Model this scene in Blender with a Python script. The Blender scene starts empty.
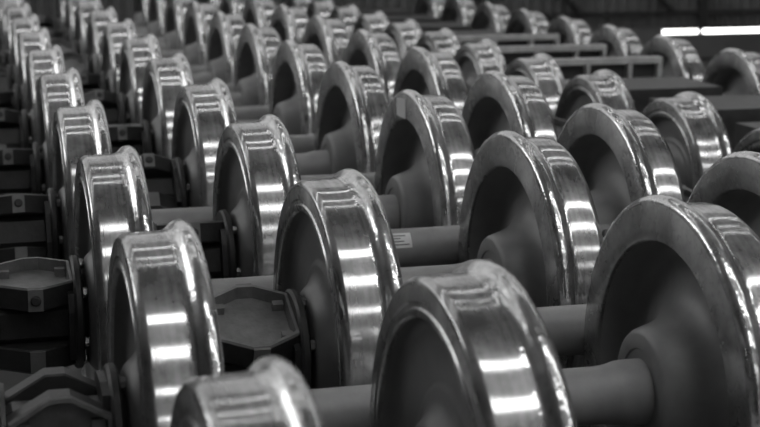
import bpy, math, random
from mathutils import Matrix, Vector
random.seed(7)
PI = math.pi
S = 0.7                      # metre gauge: one layout unit is 0.7 m
scene = bpy.context.scene
COL = scene.collection

# ------------------------------------------------------------------ camera
cam = bpy.data.cameras.new('camera')
cam.sensor_width = 36.0
cam.lens = 1543.28 / 760 * 36.0
cam.clip_start = 0.05
cam.dof.use_dof = True
cam.dof.focus_distance = 5.1 * S
cam.dof.aperture_fstop = 4.2
camo = bpy.data.objects.new('camera', cam)
COL.objects.link(camo)
ZC = 0.545                   # axle height of the big wheelsets
yaw, pit, roll = 0.264629, -0.1993125, 0.0014413
fw = Vector((math.sin(yaw) * math.cos(pit), math.cos(yaw) * math.cos(pit), math.sin(pit)))
rt = fw.cross(Vector((0, 0, 1))).normalized()
up = rt.cross(fw)
rt, up = rt * math.cos(roll) + up * math.sin(roll), up * math.cos(roll) - rt * math.sin(roll)
mw = Matrix((rt, up, -fw)).transposed().to_4x4()
mw.translation = Vector((-1.24506, -3.97666, ZC + 1.40397)) * S
camo.matrix_world = mw
scene.camera = camo

# ------------------------------------------------------------------ world, exposure
world = bpy.data.worlds.new('world')
scene.world = world
world.use_nodes = True
bg = world.node_tree.nodes['Background']
bg.inputs['Color'].default_value = (1, 1, 1, 1)
bg.inputs['Strength'].default_value = 0.0
vs = scene.view_settings
vs.view_transform = 'Standard'
vs.look = 'None'
vs.gamma = 1.0
vs.use_curve_mapping = False
vs.exposure = 0.62
SKY_L = 3.4                  # daylight in the roof glazing
WIN_L = 3.0                  # daylight in the wall windows

# ------------------------------------------------------------------ materials
def new_mat(name):
    m = bpy.data.materials.new(name)
    m.use_nodes = True
    nt = m.node_tree
    return m, nt, nt.nodes['Principled BSDF']

def nd(nt, t, **kw):
    n = nt.nodes.new(t)
    for k, v in kw.items():
        if k in n.inputs:
            n.inputs[k].default_value = v
        else:
            setattr(n, k, v)
    return n

def grey(v):
    return (v, v, v, 1)

def ramp(nt, fac, pts):
    r = nt.nodes.new('ShaderNodeValToRGB')
    el = r.color_ramp.elements
    el[0].position, el[0].color = pts[0][0], grey(pts[0][1])
    el[1].position, el[1].color = pts[-1][0], grey(pts[-1][1])
    for p, v in pts[1:-1]:
        e = el.new(p)
        e.color = grey(v)
    nt.links.new(fac, r.inputs['Fac'])
    return r

def wheel_coords(nt):
    """radius and axial position on a lathed wheel, plus a per-object random offset"""
    tc = nt.nodes.new('ShaderNodeTexCoord')
    oi = nt.nodes.new('ShaderNodeObjectInfo')
    sep = nt.nodes.new('ShaderNodeSeparateXYZ')
    nt.links.new(tc.outputs['Object'], sep.inputs[0])
    add = nt.nodes.new('ShaderNodeVectorMath'); add.operation = 'ADD'
    sc = nt.nodes.new('ShaderNodeVectorMath'); sc.operation = 'SCALE'
    cmb = nt.nodes.new('ShaderNodeCombineXYZ')
    for i in range(3):
        nt.links.new(oi.outputs['Random'], cmb.inputs[i])
    nt.links.new(cmb.outputs[0], sc.inputs[0]); sc.inputs['Scale'].default_value = 37.0
    nt.links.new(tc.outputs['Object'], add.inputs[0]); nt.links.new(sc.outputs[0], add.inputs[1])
    return tc, sep, add.outputs[0], oi

def polished_steel(name, base, rough, rough_var, lathe, blotch, dents=0.0, satin=0.45, satin_rough=0.5, aniso=0.0):
    """metal with a sharp lobe and a satin lobe, blotches, pits and turning marks"""
    m, nt, b = new_mat(name)
    tc, sep, vec, oi = wheel_coords(nt)
    b.inputs['Metallic'].default_value = 1.0
    n1 = nd(nt, 'ShaderNodeTexNoise', Scale=9.0, Detail=5.0, Roughness=0.6)
    nt.links.new(vec, n1.inputs['Vector'])
    n2 = nd(nt, 'ShaderNodeTexNoise', Scale=90.0, Detail=3.0)
    nt.links.new(vec, n2.inputs['Vector'])
    r1 = ramp(nt, n1.outputs['Fac'], [(0.3, base * (1 - blotch)), (0.55, base), (0.75, min(1, base * (1 + blotch * 0.5)))])
    r2 = ramp(nt, n2.outputs['Fac'], [(0.25, 0.45), (0.42, 1.0), (0.7, 1.0)])
    mx = nt.nodes.new('ShaderNodeMix'); mx.data_type = 'RGBA'; mx.blend_type = 'MULTIPLY'
    mx.inputs['Factor'].default_value = 0.7
    nt.links.new(r1.outputs[0], mx.inputs[6]); nt.links.new(r2.outputs[0], mx.inputs[7])
    nt.links.new(mx.outputs[2], b.inputs['Base Color'])
    mr = nt.nodes.new('ShaderNodeMapRange')
    mr.inputs['From Min'].default_value = 0.3; mr.inputs['From Max'].default_value = 0.7
    mr.inputs['To Min'].default_value = rough + rough_var; mr.inputs['To Max'].default_value = max(0.03, rough - rough_var)
    nt.links.new(n1.outputs['Fac'], mr.inputs['Value'])
    nt.links.new(mr.outputs[0], b.inputs['Roughness'])
    # turning marks: relief that varies only along the axle
    cm = nt.nodes.new('ShaderNodeCombineXYZ')
    nt.links.new(sep.outputs[0], cm.inputs[0])
    n3 = nd(nt, 'ShaderNodeTexNoise', Scale=260.0, Detail=2.0)
    nt.links.new(cm.outputs[0], n3.inputs['Vector'])
    b1 = nd(nt, 'ShaderNodeBump', Strength=lathe, Distance=0.0006)
    nt.links.new(n3.outputs['Fac'], b1.inputs['Height'])
    nrm = b1
    if dents:
        n4 = nd(nt, 'ShaderNodeTexNoise', Scale=55.0, Detail=2.0)
        nt.links.new(vec, n4.inputs['Vector'])
        nrm = nd(nt, 'ShaderNodeBump', Strength=dents, Distance=0.003)
        nt.links.new(n4.outputs['Fac'], nrm.inputs['Height'])
        nt.links.new(b1.outputs[0], nrm.inputs['Normal'])
    nt.links.new(nrm.outputs[0], b.inputs['Normal'])
    g = nd(nt, 'ShaderNodeBsdfPrincipled', Metallic=1.0, Roughness=satin_rough)
    nt.links.new(mx.outputs[2], g.inputs['Base Color'])
    nt.links.new(nrm.outputs[0], g.inputs['Normal'])
    ms = nt.nodes.new('ShaderNodeMixShader')
    n5 = nd(nt, 'ShaderNodeTexNoise', Scale=45.0, Detail=2.0)       # duller and brighter running bands
    nt.links.new(cm.outputs[0], n5.inputs['Vector'])
    ad = nd(nt, 'ShaderNodeMath', operation='ADD')
    nt.links.new(n5.outputs['Fac'], ad.inputs[0]); nt.links.new(n1.outputs['Fac'], ad.inputs[1])
    mp = nt.nodes.new('ShaderNodeMapRange')
    mp.inputs['From Min'].default_value = 0.7; mp.inputs['From Max'].default_value = 1.3
    mp.inputs['To Min'].default_value = max(0.05, satin - 0.25); mp.inputs['To Max'].default_value = min(0.95, satin + 0.25)
    nt.links.new(ad.outputs[0], mp.inputs['Value']); nt.links.new(mp.outputs[0], ms.inputs[0])
    if aniso:
        tg = nt.nodes.new('ShaderNodeTangent'); tg.direction_type = 'RADIAL'; tg.axis = 'X'
        for p_ in (b, g):
            p_.inputs['Anisotropic'].default_value = aniso
            p_.inputs['Anisotropic Rotation'].default_value = 0.25
            nt.links.new(tg.outputs[0], p_.inputs['Tangent'])
    nt.links.new(b.outputs[0], ms.inputs[1]); nt.links.new(g.outputs[0], ms.inputs[2])
    nt.links.new(ms.outputs[0], nt.nodes['Material Output'].inputs['Surface'])
    return m

def painted(name, v, rough, var=0.12, bump=0.15, metallic=0.0, spec=0.5, scale=14.0):
    m, nt, b = new_mat(name)
    tc, sep, vec, oi = wheel_coords(nt)
    n1 = nd(nt, 'ShaderNodeTexNoise', Scale=scale, Detail=5.0, Roughness=0.6)
    nt.links.new(vec, n1.inputs['Vector'])
    r = ramp(nt, n1.outputs['Fac'], [(0.3, v * (1 - var)), (0.7, v * (1 + var))])
    nt.links.new(r.outputs[0], b.inputs['Base Color'])
    b.inputs['Roughness'].default_value = rough
    b.inputs['Metallic'].default_value = metallic
    b.inputs['Specular IOR Level'].default_value = spec
    n2 = nd(nt, 'ShaderNodeTexNoise', Scale=scale * 8, Detail=3.0)
    nt.links.new(vec, n2.inputs['Vector'])
    bp = nd(nt, 'ShaderNodeBump', Strength=bump, Distance=0.002)
    nt.links.new(n2.outputs['Fac'], bp.inputs['Height'])
    nt.links.new(bp.outputs[0], b.inputs['Normal'])
    return m

def glazing(name, strength):
    m, nt, b = new_mat(name)
    b.inputs['Base Color'].default_value = grey(0.5)
    b.inputs['Roughness'].default_value = 0.3
    b.inputs['Emission Color'].default_value = grey(1)
    b.inputs['Emission Strength'].default_value = strength
    return m

M = {}
M['tread'] = polished_steel('turned_tread_steel', 0.55, 0.12, 0.05, 0.25, 0.4, 0.0, 0.34, 0.45)
M['flange'] = polished_steel('dented_flange_steel', 0.70, 0.12, 0.04, 0.1, 0.2, 0.36, 0.28, 0.4)
M['rim'] = polished_steel('machined_rim_steel', 0.72, 0.25, 0.08, 0.1, 0.4, 0.0, 0.45, 0.45, 0.75)
M['web'] = painted('grey_wheel_paint', 0.27, 0.38)
M['axle'] = painted('grey_axle_paint', 0.34, 0.40)
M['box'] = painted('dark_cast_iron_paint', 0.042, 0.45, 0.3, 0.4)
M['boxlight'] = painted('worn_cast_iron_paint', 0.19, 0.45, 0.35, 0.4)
M['plate'] = painted('pale_pad_plate', 0.2, 0.45, 0.2, 0.3)
M['bolt'] = painted('bright_bolt_steel', 0.5, 0.28, 0.1, 0.1, 1.0)
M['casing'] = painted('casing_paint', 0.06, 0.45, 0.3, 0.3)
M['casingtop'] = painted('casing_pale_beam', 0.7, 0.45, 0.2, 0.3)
M['paper'] = painted('label_paper', 0.92, 0.6, 0.03, 0.02)
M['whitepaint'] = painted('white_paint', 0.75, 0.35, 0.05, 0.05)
M['ink'] = painted('label_ink', 0.22, 0.6, 0.03, 0.02)
M['floor'] = painted('oily_concrete', 0.05, 0.6, 0.4, 0.3, scale=2.0)
M['rail'] = painted('rail_steel', 0.14, 0.4, 0.3, 0.3, 0.6)
M['wall'] = painted('corrugated_wall_paint', 0.16, 0.6, 0.2, 0.2, scale=2.0)
M['wallup'] = painted('pale_wall_paint', 0.50, 0.7, 0.1, 0.2, scale=1.0)
M['walldark'] = painted('dark_wall_paint', 0.10, 0.7, 0.1, 0.2, scale=1.0)
M['ceiling'] = painted('ceiling_paint', 0.10, 0.8, 0.15, 0.2, scale=1.0)
M['steelwork'] = painted('dark_steelwork_paint', 0.05, 0.6, 0.2, 0.2, scale=3.0)
M['sheet'] = glazing('translucent_wall_sheeting', 0.31)  # glow added to the upper far wall to brighten the tread crests
M['roofsheet'] = glazing('translucent_roof_sheeting', 0.028)  # weak glow added to the ceiling as fill from above
M['roofsheet'].node_tree.nodes['Principled BSDF'].inputs['Base Color'].default_value = grey(0.2)
M['sky'] = glazing('roof_glazing_daylight', SKY_L)
M['clere'] = glazing('left_wall_daylight', 2.4)
M['win'] = glazing('wall_glazing_daylight', WIN_L)

# ------------------------------------------------------------------ mesh helpers (layout units in, metres out)
class MB:
    def __init__(self):
        self.v, self.f, self.sm, self.mi = [], [], [], []
    def add(self, vs, fs, smooth=False, mi=0):
        o = len(self.v)
        self.v += [tuple(p) for p in vs]
        for f in fs:
            self.f.append(tuple(i + o for i in f)); self.sm.append(smooth); self.mi.append(mi)
        return self
    def box(self, c, d, rx=0.0):
        hx, hy, hz = d[0] / 2, d[1] / 2, d[2] / 2
        ca, sa = math.cos(rx), math.sin(rx)
        vs = []
        for x in (-hx, hx):
            for y, z in ((-hy, -hz), (hy, -hz), (hy, hz), (-hy, hz)):
                vs.append((c[0] + x, c[1] + y * ca - z * sa, c[2] + y * sa + z * ca))
        return self.add(vs, [(0, 1, 2, 3), (7, 6, 5, 4), (0, 4, 5, 1), (1, 5, 6, 2), (2, 6, 7, 3), (3, 7, 4, 0)])
    def loft(self, rings, smooth=False, caps=True, mi=0):
        """rings of equal count, closed around"""
        n = len(rings[0]); vs = [p for r in rings for p in r]; fs = []
        for i in range(len(rings) - 1):
            for j in range(n):
                a, b_ = i * n + j, i * n + (j + 1) % n
                fs.append((a, b_, b_ + n, a + n))
        self.add(vs, fs, smooth, mi)
        if caps:
            self.add(rings[0], [tuple(range(n - 1, -1, -1))], False, mi)
            self.add(rings[-1], [tuple(range(n))], False, mi)
        return self
    def lathe(self, prof, seg=72, smooth=True, closed=False, mi=0):
        """prof: (x, r) around the x axis"""
        pts = list(prof) + ([prof[0]] if closed else [])
        rings = []
        for x, r in pts:
            rings.append([(x, r * math.cos(2 * PI * k / seg), r * math.sin(2 * PI * k / seg)) for k in range(seg)])
        return self.loft(rings, smooth, caps=False, mi=mi)
    def prism(self, poly, axis_from, axis_to):
        """poly as 3-D points of the first face, moved along (axis_to - axis_from)"""
        d = Vector(axis_to) - Vector(axis_from)
        return self.loft([poly, [tuple(Vector(p) + d) for p in poly]])
    def bar(self, a, b, w, h, upv=(0, 0, 1)):
        a, b = Vector(a), Vector(b)
        t = (b - a).normalized(); s_ = t.cross(Vector(upv)).normalized(); u = s_.cross(t)
        ring = lambda p: [tuple(p + s_ * x * w / 2 + u * y * h / 2) for x, y in ((-1, -1), (1, -1), (1, 1), (-1, 1))]
        return self.loft([ring(a), ring(b)])
    def mesh(self, name, *mats):
        me = bpy.data.meshes.new(name)
        me.from_pydata([(x * S, y * S, z * S) for x, y, z in self.v], [], self.f)
        for p, s_, mi in zip(me.polygons, self.sm, self.mi):
            p.use_smooth = s_; p.material_index = mi
        for m in mats:
            me.materials.append(m)
        me.update()
        import bmesh
        bm = bmesh.new(); bm.from_mesh(me)
        bmesh.ops.remove_doubles(bm, verts=bm.verts, dist=1e-6)
        bmesh.ops.recalc_face_normals(bm, faces=bm.faces)
        bm.to_mesh(me); bm.free()
        return me

def link(name, data, parent=None, loc=(0, 0, 0), rot=(0, 0, 0)):
    o = bpy.data.objects.new(name, data)
    COL.objects.link(o)
    o.parent = parent
    o.location = Vector(loc) * S
    o.rotation_euler = rot
    return o

def struct(name, data, parent=None, loc=(0, 0, 0)):
    o = link(name, data, parent, loc)
    if parent is None:
        o['kind'] = 'structure'
    return o

def bevel(o, w, seg=2):
    md = o.modifiers.new('bevel', 'BEVEL'); md.width = w * S; md.segments = seg; md.limit_method = 'ANGLE'
    md.angle_limit = math.radians(35)
    return o

# ------------------------------------------------------------------ the hall
X0, X1, Y0, Y1, H = -9.0, 13.0, -24.0, 15.5, 9.5
struct('floor', MB().box(((X0 + X1) / 2, (Y0 + Y1) / 2, -0.24), (X1 - X0, Y1 - Y0, 0.1)).mesh('floor', M['floor']))

# roof: dark lining with a faint added glow, between long strips of glazing that run across the hall
strips = [(11.6, 0.5), (7.6, 0.32), (5.9, 0.22), (-1.35, 0.85), (-4.9, 1.3), (-10.4, 1.2), (-18.0, 1.5)]
def strip_start(yc):          # near strips cut back on the left so the wheel recesses stay dark
    return X0 + 0.2 if yc > 0 else -1.4
cm = MB()
edges = sorted(strips, reverse=True)
y = Y1
for yc, w in edges:
    cm.box(((X0 + X1) / 2, (y + yc + w / 2) / 2, H + 0.1), (X1 - X0, y - yc - w / 2, 0.2)); y = yc - w / 2
    a = strip_start(yc)
    cm.box(((X0 + a) / 2, yc, H + 0.1), (a - X0, w, 0.2))
cm.box(((X0 + X1) / 2, (y + Y0) / 2, H + 0.1), (X1 - X0, y - Y0, 0.2))
ceiling = struct('ceiling', cm.mesh('ceiling', M['roofsheet']))
for i, (yc, w) in enumerate(edges):
    SX0 = strip_start(yc)
    fr = MB()
    for s_ in (-1, 1):
        fr.box(((SX0 + X1) / 2, yc + s_ * (w / 2 + 0.03), H - 0.04), (X1 - SX0, 0.06, 0.1))
    f = struct('window_%d' % (i + 1), fr.mesh('roof_window_frame', M['steelwork']))
    n = 8
    dx = (X1 - SX0) / n
    pm = MB().box((0, 0, 0), (dx - 0.12, w, 0.04)).mesh('roof_pane', M['sky'])
    bmn = MB().box((0, 0, 0), (0.12, w, 0.1)).mesh('roof_glazing_bar', M['steelwork'])
    for k in range(n):
        link('pane', pm, f, (SX0 + (k + 0.5) * dx, yc, H + 0.02))
        if k:
            link('glazing_bar', bmn, f, (SX0 + k * dx, yc, H))
# roof beams along the hall
bmx = MB()
for x in (-6.0, -1.5, 3.0, 7.5):
    bmx.box((x, (Y0 + Y1) / 2, H - 0.35), (0.16, Y1 - Y0, 0.5))
struct('trim_1', bmx.mesh('roof_beams', M['steelwork']))

def wall_with_holes(name, axis, pos, a0, a1, holes, mat, z0=-0.2, z1=H):
    """wall across x (axis='y', at y=pos) or along y (axis='x'); holes (a0,a1,z0,z1) side by side in one band"""
    mb = MB(); t = 0.2
    def put(u0, u1, w0, w1):
        if u1 - u0 < 1e-4 or w1 - w0 < 1e-4: return
        c, d = ((u0 + u1) / 2, (w0 + w1) / 2), (u1 - u0, w1 - w0)
        if axis == 'y': mb.box((c[0], pos, c[1]), (d[0], t, d[1]))
        else: mb.box((pos, c[0], c[1]), (t, d[0], d[1]))
    if holes:
        hz0, hz1 = holes[0][2], holes[0][3]
        put(a0, a1, z0, hz0); put(a0, a1, hz1, z1)
        u = a0
        for h0, h1, _, _ in holes:
            put(u, h0, hz0, hz1); u = h1
        put(u, a1, hz0, hz1)
    else:
        put(a0, a1, z0, z1)
    return struct(name, mb.mesh(name, mat))

def wall_window(idx, axis, pos, h, nm, gm='win'):
    a0, a1, z0, z1 = h
    fr = MB(); e = 0.07
    def put(mb, u0, u1, w0, w1, t):
        c, d = ((u0 + u1) / 2, (w0 + w1) / 2), (u1 - u0, w1 - w0)
        if axis == 'y': mb.box((c[0], pos, c[1]), (d[0], t, d[1]))
        else: mb.box((pos, c[0], c[1]), (t, d[0], d[1]))
    put(fr, a0, a0 + e, z0, z1, .16); put(fr, a1 - e, a1, z0, z1, .16)
    put(fr, a0 + e, a1 - e, z0, z0 + e, .16); put(fr, a0 + e, a1 - e, z1 - e, z1, .16)
    f = struct('window_%d' % idx, fr.mesh('window_frame', M['steelwork']))
    w = (a1 - a0 - 2 * e) / nm
    for k in range(nm):
        u0 = a0 + e + k * w
        p = MB(); put(p, u0 + 0.03, u0 + w - 0.03, z0 + e, z1 - e, .04)
        link('pane', p.mesh('pane', M[gm]), f)
        if k:
            p = MB(); put(p, u0 - 0.03, u0 + 0.03, z0 + e, z1 - e, .12)
            link('glazing_bar', p.mesh('glazing_bar', M['steelwork']), f)

wi = len(edges) + 1
lh = [(yy, yy + 3.2, 5.6, 8.6) for yy in (4.6, 8.2, 11.8)]
wall_with_holes('wall_left', 'x', X0, Y0, Y1, lh, M['walldark'])
for h in lh:
    wall_window(wi, 'x', X0, h, 3, 'clere'); wi += 1
wall_with_holes('wall_right', 'x', X1, Y0, Y1, [], M['walldark'])
bh = [(xx, xx + 2.6, 2.2, 4.2) for xx in (-1.2, 2.2, 5.6, 9)]
wall_with_holes('wall_front', 'y', Y0, X0, X1, bh, M['walldark'])
for h in bh:
    wall_window(wi, 'y', Y0, h, 3); wi += 1

# far wall: plinth, low glowing panes for the daylight gap under a door, corrugated sheeting, pale wall above
wb = MB().box(((X0 + X1) / 2, Y1 + 0.1, 0.0), (X1 - X0, 0.2, 0.34))
wb.box(((X0 + 8.04) / 2, Y1 + 0.1, 0.215), (8.04 - X0, 0.2, 0.09))
wb.box((10.5, Y1 + 0.1, 0.246), (5.0, 0.1, 0.034))
wb.box(((X0 + X1) / 2, Y1 + 0.14, 1.4), (X1 - X0, 0.12, 2.28))
wall_back = struct('wall_back', wb.mesh('wall_back', M['wall']))
cs = []
nx = 0; x = X0
ring0, ring1 = [], []
pts = []
while x < X1:
    pts += [(x, Y1 + 0.075), (x + 0.035, Y1 + 0.04), (x + 0.085, Y1 + 0.04), (x + 0.12, Y1 + 0.075)]
    x += 0.155
vsn, fsn = [], []
for px_, py_ in pts:
    vsn += [(px_, py_, 0.27), (px_, py_, 2.54)]
for i in range(len(pts) - 1):
    fsn.append((2 * i, 2 * i + 2, 2 * i + 3, 2 * i + 1))
link('corrugated_sheeting', MB().add(vsn, fsn).mesh('corrugated_sheeting', M['wall']), wall_back)
wu = MB()
wu.box(((X0 + X1) / 2, Y1 + 0.1, 2.77), (X1 - X0, 0.2, 0.46))
wu.box(((X0 + X1) / 2, Y1 + 0.1, H - 0.1), (X1 - X0, 0.2, 0.2))
struct('wall_back_upper', wu.mesh('wall_back_upper', M['wallup']))
wg = struct('window_%d' % wi, MB().box(((X0 + X1) / 2, Y1 + 0.06, 6.1), (X1 - X0, 0.08, 0.08)).mesh('wall_glazing_transom', M['steelwork']))  # unseen panes, added for their glow on the wheel tops
wi += 1
nb = 11
dxb = (X1 - X0) / nb
gpm = MB().box((0, 0, 0), (dxb - 0.1, 0.04, 3.0)).mesh('translucent_pane', M['sheet'])
gbm = MB().box((0, 0, 0), (0.1, 0.1, H - 3.2)).mesh('glazing_bar', M['steelwork'])
for k in range(nb):
    for zc_ in (4.56, 7.7):
        link('pane', gpm, wg, (X0 + (k + .5) * dxb, Y1 + 0.1, zc_))
    if k:
        link('glazing_bar', gbm, wg, (X0 + k * dxb, Y1 + 0.09, 3.0 + (H - 3.2) / 2))
sl = struct('window_%d' % wi, MB().box((10.5, Y1 + 0.03, 0.265), (4.9, 0.06, 0.018)).mesh('slot_frame', M['steelwork']))
for a, b_ in ((8.06, 8.60), (8.64, 10.4), (10.44, 12.9)):
    link('pane', MB().box(((a + b_) / 2, Y1 + 0.06, 0.197), (b_ - a, 0.03, 0.06)).mesh('slot_pane', M['win']), sl)
link('mullion', MB().box((8.62, Y1 + 0.04, 0.213), (0.04, 0.08, 0.088)).mesh('slot_mullion', M['steelwork']), sl)
link('mullion', MB().box((10.42, Y1 + 0.04, 0.213), (0.04, 0.08, 0.088)).mesh('slot_mullion', M['steelwork']), sl)
tr = struct('trim_2', MB().box(((X0 + X1) / 2, Y1 + 0.0, 0.47), (X1 - X0, 0.06, 0.045)).mesh('wall_rail', M['steelwork']))
for x in (2.2, 5.4, 8.62, 11.8):
    link('post', MB().box((x, Y1 - 0.02, 1.4), (0.12, 0.1, 2.24)).mesh('post', M['steelwork']), tr)
for x in (6.4, 7.75, 9.6):
    link('brace', MB().bar((x, Y1 - 0.02, 0.9), (x + 0.42, Y1 - 0.02, 0.49), 0.05, 0.1, (0, 1, 0)).mesh('brace', M['steelwork']), tr)

# rails under the wheels
rp = [(-0.075, 0), (0.075, 0), (0.075, 0.012), (0.012, 0.03), (0.012, 0.12), (0.038, 0.135), (0.038, 0.17), (0.028, 0.175), (-0.028, 0.175), (-0.038, 0.17), (-0.038, 0.135), (-0.012, 0.12), (-0.012, 0.03), (-0.075, 0.012)]
def rail_mesh(y0, y1):
    return MB().loft([[(a, y0, b_ - 0.19) for a, b_ in rp], [(a, y1, b_ - 0.19) for a, b_ in rp]]).mesh('rail', M['rail'])

# ------------------------------------------------------------------ wheel, axle and axle box meshes
def wheel_meshes(RT, tag):
    """profile offsets are measured from the running radius RT; x=0 is the back (flange) face, x grows outward"""
    k = RT - 0.545
    ri = 0.445 + k            # inner edge of the rim
    flange = [(0.0, .548), (.002, .557), (.007, .5645), (.014, .570), (.022, .573), (.029, .5736), (.037, .572), (.044, .5685), (.050, .563),
              (.055, .557), (.061, .5515), (.068, .548), (.077, .5462)]
    tread = [(.077, .5462), (.084, .5458), (.09, .5455), (.13, .5444), (.17, .5433), (.174, .5428), (.178, .5412), (.190, .534), (.194, .529), (.195, .523)]
    rim_back = [(0.0, .548), (0.0, .51), (0.0, .446), (.004, .441), (.010, .438)]
    rim_out = [(.195, .523), (.195, .484), (.190, .479), (.190, .470), (.195, .465), (.195, .452), (.191, .446), (.183, .442)]
    web_in = [(.010, .438), (.06, .434), (.095, .428), (.112, .416), (.118, .395), (.117, .355), (.111, .315), (.100, .281), (.084, .252), (.062, .228),
              (.035, .210), (.005, .198), (-.022, .190), (-.040, .184), (-.050, .177), (-.055, .168), (-.056, .128), (-.051, .124), (-.051, .09)]
    web_out = [(.183, .442), (.165, .436), (.155, .425), (.149, .405), (.146, .37), (.142, .325), (.136, .292), (.138, .281), (.145, .272),
               (.147, .262), (.145, .25), (.152, .232), (.167, .212), (.181, .199), (.190, .19), (.196, .18), (.198, .168), (.198, .09)]
    kk = lambda L, f=1.0: [(x, r + k) for x, r in L]
    def squeeze(L):       # web radii scale from hub to rim
        return [(x, r if r < 0.17 else 0.17 + (r - 0.17) * (ri - 0.17) / (0.445 - 0.17)) for x, r in L]
    mb = MB()
    mb.lathe(kk(flange), 112, True, mi=2)
    mb.lathe(kk(tread), 112, True, mi=0)
    mb.lathe(kk(rim_back), 112, True, mi=1)
    mb.lathe(kk(rim_out), 112, True, mi=1)
    rim = mb.mesh('rim_' + tag, M['tread'], M['rim'], M['flange'])
    wb_ = MB()
    wb_.lathe(squeeze(web_in), 80, True); wb_.lathe(squeeze(web_out), 80, True)
    web = wb_.mesh('web_' + tag, M['web'])
    for me in (rim, web):
        me.set_sharp_from_angle(angle=math.radians(42))
    return rim, web

BIG = wheel_meshes(0.545, 'large')
SML = wheel_meshes(0.467, 'small')
BACK = 0.675                  # back face of each wheel from the axle centre

ap = [(-.57, .097), (-.545, .0945), (-.525, .089), (-.505, .0855), (-.48, .084), (.48, .084), (.505, .0855), (.525, .089), (.545, .0945), (.57, .097)]
axle_me = MB().lathe([(-1.0, .05)] + [(-.98, .075), (-.92, .078), (-.88, .095), (-.612, .097)] + ap + [(.612, .097), (.88, .095), (.92, .078), (.98, .075), (1.0, .05)], 48).mesh('axle', M['axle'])
axle_me.set_sharp_from_angle(angle=math.radians(40))

# axle box, drawn for the -x end: x from -1.27 (outer end) to -0.905 (wheel side)
BX0, BX1 = -1.165, -0.93
BXM = (BX0 + BX1) / 2
def octo(x, r, f=0.42):
    pts = []
    for q in range(4):
        a = q * PI / 2
        for s_ in (-1, 1):
            y_, z_ = r, s_ * r * f
            pts.append((x, y_ * math.cos(a) - z_ * math.sin(a), y_ * math.sin(a) + z_ * math.cos(a)))
    return pts
hb = MB().loft([octo(BX0 - .02, .095), octo(BX0, .107), octo(BX1, .107), octo(BX1 + .012, .10)])
box_me = hb.mesh('axle_box', M['box'])
ring_me = MB().lathe([(BX1 + .01, .12), (BX1 + .01, .19), (BX1 + .018, .198), (BX1 + .034, .198), (BX1 + .04, .19), (BX1 + .04, .14), (BX1 + .055, .13), (BX1 + .055, .085)], 48).mesh('seal_ring', M['box'])
ring_me.set_sharp_from_angle(angle=math.radians(40))
cover_me = MB().lathe([(BX0 - .018, .14), (BX0 - .018, .165), (BX0 - .03, .168), (BX0 - .042, .16), (BX0 - .046, .11), (BX0 - .052, .10), (BX0 - .056, .06), (BX0 - .056, .0005)], 40).mesh('end_cover', M['box'])
cover_me.set_sharp_from_angle(angle=math.radians(40))
bolt_me = MB().lathe([(0, .0005), (0, .016), (.004, .018), (.016, .018), (.02, .014), (.02, .0005)], 6, False).mesh('bolt', M['bolt'])

HX, HY, HP, FT = 0.133, 0.105, 0.165, 0.026
def hexa(f=1.0, g=1.0):
    return [(-HX * f, -HY * g), (-FT, -HP * g), (FT, -HP * g), (HX * f, -HY * g), (HX * f, HY * g), (FT, HP * g), (-FT, HP * g), (-HX * f, HY * g)]
def guide_mesh():
    """thick pointed plate above the housing with a sunken top inside a raised rim; points toward +y and -y"""
    out, inn = hexa(), hexa(.89, .90)
    z0, zs, z1, zf = 0.07, 0.148, 0.155, 0.112
    n = 8
    rows = [[(BXM + x, y, z0) for x, y in hexa(.97, .97)], [(BXM + x, y, z0 + .006) for x, y in out], [(BXM + x, y, zs) for x, y in out],
            [(BXM + x, y, z1) for x, y in hexa(.97, .97)], [(BXM + x, y, z1) for x, y in inn], [(BXM + x, y, zf) for x, y in hexa(.86, .88)]]
    mb = MB()
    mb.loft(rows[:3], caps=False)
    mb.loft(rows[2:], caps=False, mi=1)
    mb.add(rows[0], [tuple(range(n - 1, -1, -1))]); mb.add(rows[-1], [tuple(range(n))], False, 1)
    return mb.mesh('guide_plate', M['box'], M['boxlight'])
guide_me = guide_mesh()
lug_me = MB().box((0, 0, .122), (.035, .024, .03)).mesh('lug', M['boxlight'])
plate_me = MB().box((BXM, 0, .167), (.05, .078, .01)).mesh('wear_plate', M['plate'])     # on the +z side, turned into place
brk_me = MB().loft([[(BX1 - .01, y_, z_) for y_, z_ in ((-.15, -.12), (-.17, -.06), (-.17, .06), (-.15, .12), (-.11, .12), (-.11, -.12))],
                    [(BX1 + .014, y_, z_) for y_, z_ in ((-.15, -.12), (-.17, -.06), (-.17, .06), (-.15, .12), (-.11, .12), (-.11, -.12))]]).mesh('flange_bracket', M['box'])
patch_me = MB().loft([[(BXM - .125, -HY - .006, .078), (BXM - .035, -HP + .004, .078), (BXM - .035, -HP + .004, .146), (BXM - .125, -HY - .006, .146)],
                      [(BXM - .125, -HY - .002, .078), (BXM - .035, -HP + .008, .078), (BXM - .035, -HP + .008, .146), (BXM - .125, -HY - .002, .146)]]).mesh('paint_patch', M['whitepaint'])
padbolt_me = MB().lathe([(0, .0005), (0, .018), (.006, .018), (.009, .012), (.009, .0005)], 12, False).mesh('pad_bolt', M['steelwork'])

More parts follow.
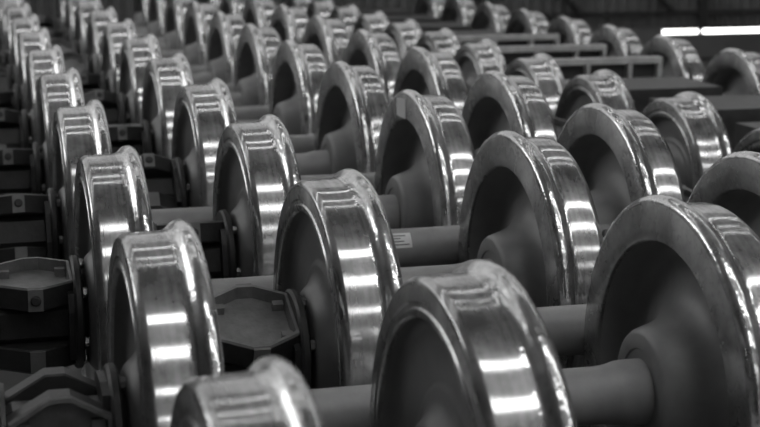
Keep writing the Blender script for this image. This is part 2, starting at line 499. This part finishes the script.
def build_wheelset(meshes, zc, full=True):
    rim_me, web_me = meshes
    root = bpy.data.objects.new('wheelset', None)
    COL.objects.link(root)
    link('axle', axle_me, root, (0, 0, zc))
    for sgn in (-1, 1):
        rz = 0 if sgn > 0 else PI
        w = link('wheel', rim_me, root, (sgn * BACK, 0, zc), (0, 0, rz))
        link('web', web_me, w)
        b = link('axle_box', box_me, root, (0, 0, zc), (0, 0, PI if sgn > 0 else 0))
        b['end'] = sgn
        link('seal_ring', ring_me, b)
        link('end_cover', cover_me, b)
        for a in (0, PI):
            ra = Matrix.Rotation(a, 3, 'X')
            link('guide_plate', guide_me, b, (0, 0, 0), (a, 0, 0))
            if full:
                for sx in (-1, 1):
                    for sy in (-1, 1):
                        p = ra @ Vector((BXM + sx * .095, sy * .08, 0))
                        link('lug', lug_me, b, p, (a, 0, 0))
            for sy in (-1, 1):                      # wear plates on the four flattened points
                p = ra @ Vector((0, 0, .1125))
                link('wear_plate', plate_me, b, p, (sy * PI / 2, 0, 0))
                if a == 0:
                    o = link('plate_bolt', padbolt_me, b, (BXM, -sy * .172, p.z))
                    o.rotation_euler = (0, 0, -sy * PI / 2)
        for a in (0, PI):
            link('flange_bracket', brk_me, b, (0, 0, 0), (a, 0, 0))
        if full:
            for q in range(6):
                a = q * PI / 3 + 0.3
                link('bolt', bolt_me, b, (BX1 + .038, .168 * math.cos(a), .168 * math.sin(a)))
    return root

def copy_tree(o, parent=None):
    c = o.copy()
    COL.objects.link(c)
    c.parent = parent
    for ch in list(o.children):
        copy_tree(ch, c)
    return c

def pose(root, loc, box_rot):
    root.location = Vector(loc) * S
    for ch in root.children:
        if ch.name.startswith('wheel'):
            ch.rotation_euler.x = random.uniform(0, 2 * PI)
        if ch.name.startswith('axle_box'):
            a = box_rot[0 if ch['end'] < 0 else 1]
            ch.rotation_euler.x = a if ch['end'] < 0 else -a

proto = build_wheelset(BIG, ZC)
ORD = ['nearest', 'second', 'third', 'fourth', 'fifth', 'sixth', 'seventh', 'eighth', 'ninth', 'tenth', 'eleventh', 'twelfth', 'thirteenth']
D_ = math.radians
PIT, DX = 1.33267, 0.63588
used = False
SETS = {}
TN = 2
for ser in (0, 1):
    rots = [D_(60), D_(88), D_(6), D_(-20), D_(-15), D_(-30), D_(-5)] if ser == 0 else [D_(30), D_(22), D_(-12), D_(-45), D_(-15), D_(-40), D_(-20)]
    for k in range(-1, 11 - ser):
        o = proto if not used else copy_tree(proto)
        used = True
        pose(o, (DX * ser, (k + 0.5 * ser) * PIT, 0), (rots[(k + 1) % 7], D_(random.uniform(-40, 90))))
        extra = {(1, 1): ', white paper label on axle', (0, 2): ', paper tag on rim', (1, -1): ', no left box'}.get((ser, k), '')
        o['label'] = ('large wheelset, %s from the camera, left wheel in the leftmost column%s' if ser == 0 else 'large wheelset, %s from the camera, left wheel in second column%s') % (ORD[k + 1].replace('nearest', 'first'), extra)
        o['category'] = 'wheelset'
        o['group'] = 'large interleaved wheelsets'
        SETS[ser, k] = o
for x in (-.765, .765, DX - .765, DX + .765):
    o = link('rail', rail_mesh(-5.5, 15.0), None, (x, 0, 0))
    o['kind'] = 'structure'; TN += 1; o.name = 'trim_%d' % TN

# smaller motored wheelsets in the row beyond
sproto = build_wheelset(SML, 0.467, False)
def casing_meshes():
    prof = ((-.24, .24), (-.31, .32), (-.31, .74), (.31, .74), (.31, .32), (.24, .24))
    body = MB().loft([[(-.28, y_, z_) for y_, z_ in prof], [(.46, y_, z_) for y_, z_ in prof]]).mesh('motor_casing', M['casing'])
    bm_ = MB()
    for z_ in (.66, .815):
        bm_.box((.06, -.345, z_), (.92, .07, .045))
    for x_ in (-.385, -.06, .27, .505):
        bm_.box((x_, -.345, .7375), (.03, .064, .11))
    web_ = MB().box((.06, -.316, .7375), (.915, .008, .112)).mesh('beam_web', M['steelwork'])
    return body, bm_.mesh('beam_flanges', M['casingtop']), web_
cb, ct, cw = casing_meshes()
cobj = link('motor_casing', cb, sproto)
for sx, x_ in ((-1, -.31), (1, .49)):
    link('bearing_neck', MB().lathe([(x_ - .05, .0846), (x_ - .05, .15), (x_ - .03, .165), (x_ + .03, .165), (x_ + .05, .15), (x_ + .05, .0846)], 32).mesh('bearing_neck', M['casing']), cobj, (0, 0, .467))
for x_ in (-.2, .38):
    for z_ in (.45, .66):
        link('bolt', bolt_me, cobj, (x_, -.308, z_), (0, 0, -PI / 2))
SY = [2.35, 3.46, 4.6, 5.66, 6.79, 7.81, 8.82, 9.86, 10.9, 11.95, 13.0]
for i, yy in enumerate(SY):
    o = sproto if i == 0 else copy_tree(sproto)
    if i in (4, 5, 6):
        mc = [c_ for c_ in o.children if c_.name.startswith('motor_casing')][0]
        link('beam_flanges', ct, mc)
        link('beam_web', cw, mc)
    pose(o, (3.195, yy, 0), (D_(random.uniform(-30, 60)), D_(random.uniform(-30, 60))))
    o['label'] = 'smaller wheelset with dark casing between its wheels, right-hand row, %s from the camera' % ORD[i].replace('nearest', 'first')
    o['category'] = 'wheelset'
    o['group'] = 'smaller wheelsets with casings'
for x in (3.195 - .765, 3.195 + .765):
    o = link('rail', rail_mesh(-5.5, 15.0), None, (x, 0, 0))
    o['kind'] = 'structure'; TN += 1; o.name = 'trim_%d' % TN

# the nearest set of the shifted row has lost its left axle box
a_ = SETS[1, -1]
for ch in list(a_.children):
    if ch.name.startswith('axle_box') and ch['end'] < 0:
        for g in list(ch.children):
            bpy.data.objects.remove(g)
        bpy.data.objects.remove(ch)

def part(root, kind, end):
    for ch in root.children:
        if ch.name.startswith(kind) and (kind == 'axle' and not ch.name.startswith('axle_box') or kind == 'axle_box' and ch['end'] == end or kind == 'wheel' and (ch.location.x > 0) == (end > 0)):
            return ch

# paper label with four lines of print on an axle
ax = part(SETS[1, 1], 'axle', 0)
R_ = 0.0846
def arc_strip(x0, x1, a0, a1, r, n=8):
    vs_, fs = [], []
    for i in range(n + 1):
        a = a0 + (a1 - a0) * i / n
        for x in (x0, x1):
            vs_.append((x, r * math.cos(a), r * math.sin(a)))
    for i in range(n):
        fs.append((2 * i, 2 * i + 1, 2 * i + 3, 2 * i + 2))
    return MB().add(vs_, fs, True)
LX0, LX1 = LABX = (-.262, -.146)
lab = link('paper_label', arc_strip(LX0, LX1, D_(118), D_(165), R_ + .001).mesh('paper_label', M['paper']), ax)
lab['label'] = 'white paper label with four printed lines'
for q, (f0, f1) in enumerate(((.1, .8), (.1, .6), (.1, .72), (.1, .9))):
    a = 127 + q * 9
    w = LX1 - LX0
    link('print_line', arc_strip(LX0 + f0 * w, LX0 + f1 * w, D_(a), D_(a + 3.2), R_ + .002, 2).mesh('print_line', M['ink']), lab)

# white patches on left facets of two axle boxes, paper tag on a wheel
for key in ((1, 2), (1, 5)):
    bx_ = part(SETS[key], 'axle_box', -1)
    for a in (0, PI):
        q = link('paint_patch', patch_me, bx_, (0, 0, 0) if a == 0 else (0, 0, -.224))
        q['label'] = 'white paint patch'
wn = part(SETS[0, 2], 'wheel', 1)
ta = wn.rotation_euler.x
tagm = MB()
inv = Matrix.Rotation(-ta, 3, 'X')
def tp(y_, z_, d):
    return tuple(inv @ Vector((-d, y_, z_)))
tag_me = MB().loft([[tp(-.0, .443, .001), tp(.145, .443, .001), tp(.145, .523, .001), tp(-.0, .533, .001)],
                    [tp(-.0, .443, .004), tp(.145, .443, .004), tp(.145, .523, .004), tp(-.0, .533, .004)]]).mesh('paper_tag', M['paper'])
tg_ = link('paper_tag', tag_me, wn)
tg_['label'] = 'white paper tag on the rim'

for g in list(part(SETS[0, 0], 'axle_box', -1).children):        # this box has lost its wear plates
    if g.name.startswith(('wear_plate', 'plate_bolt')):
        bpy.data.objects.remove(g)
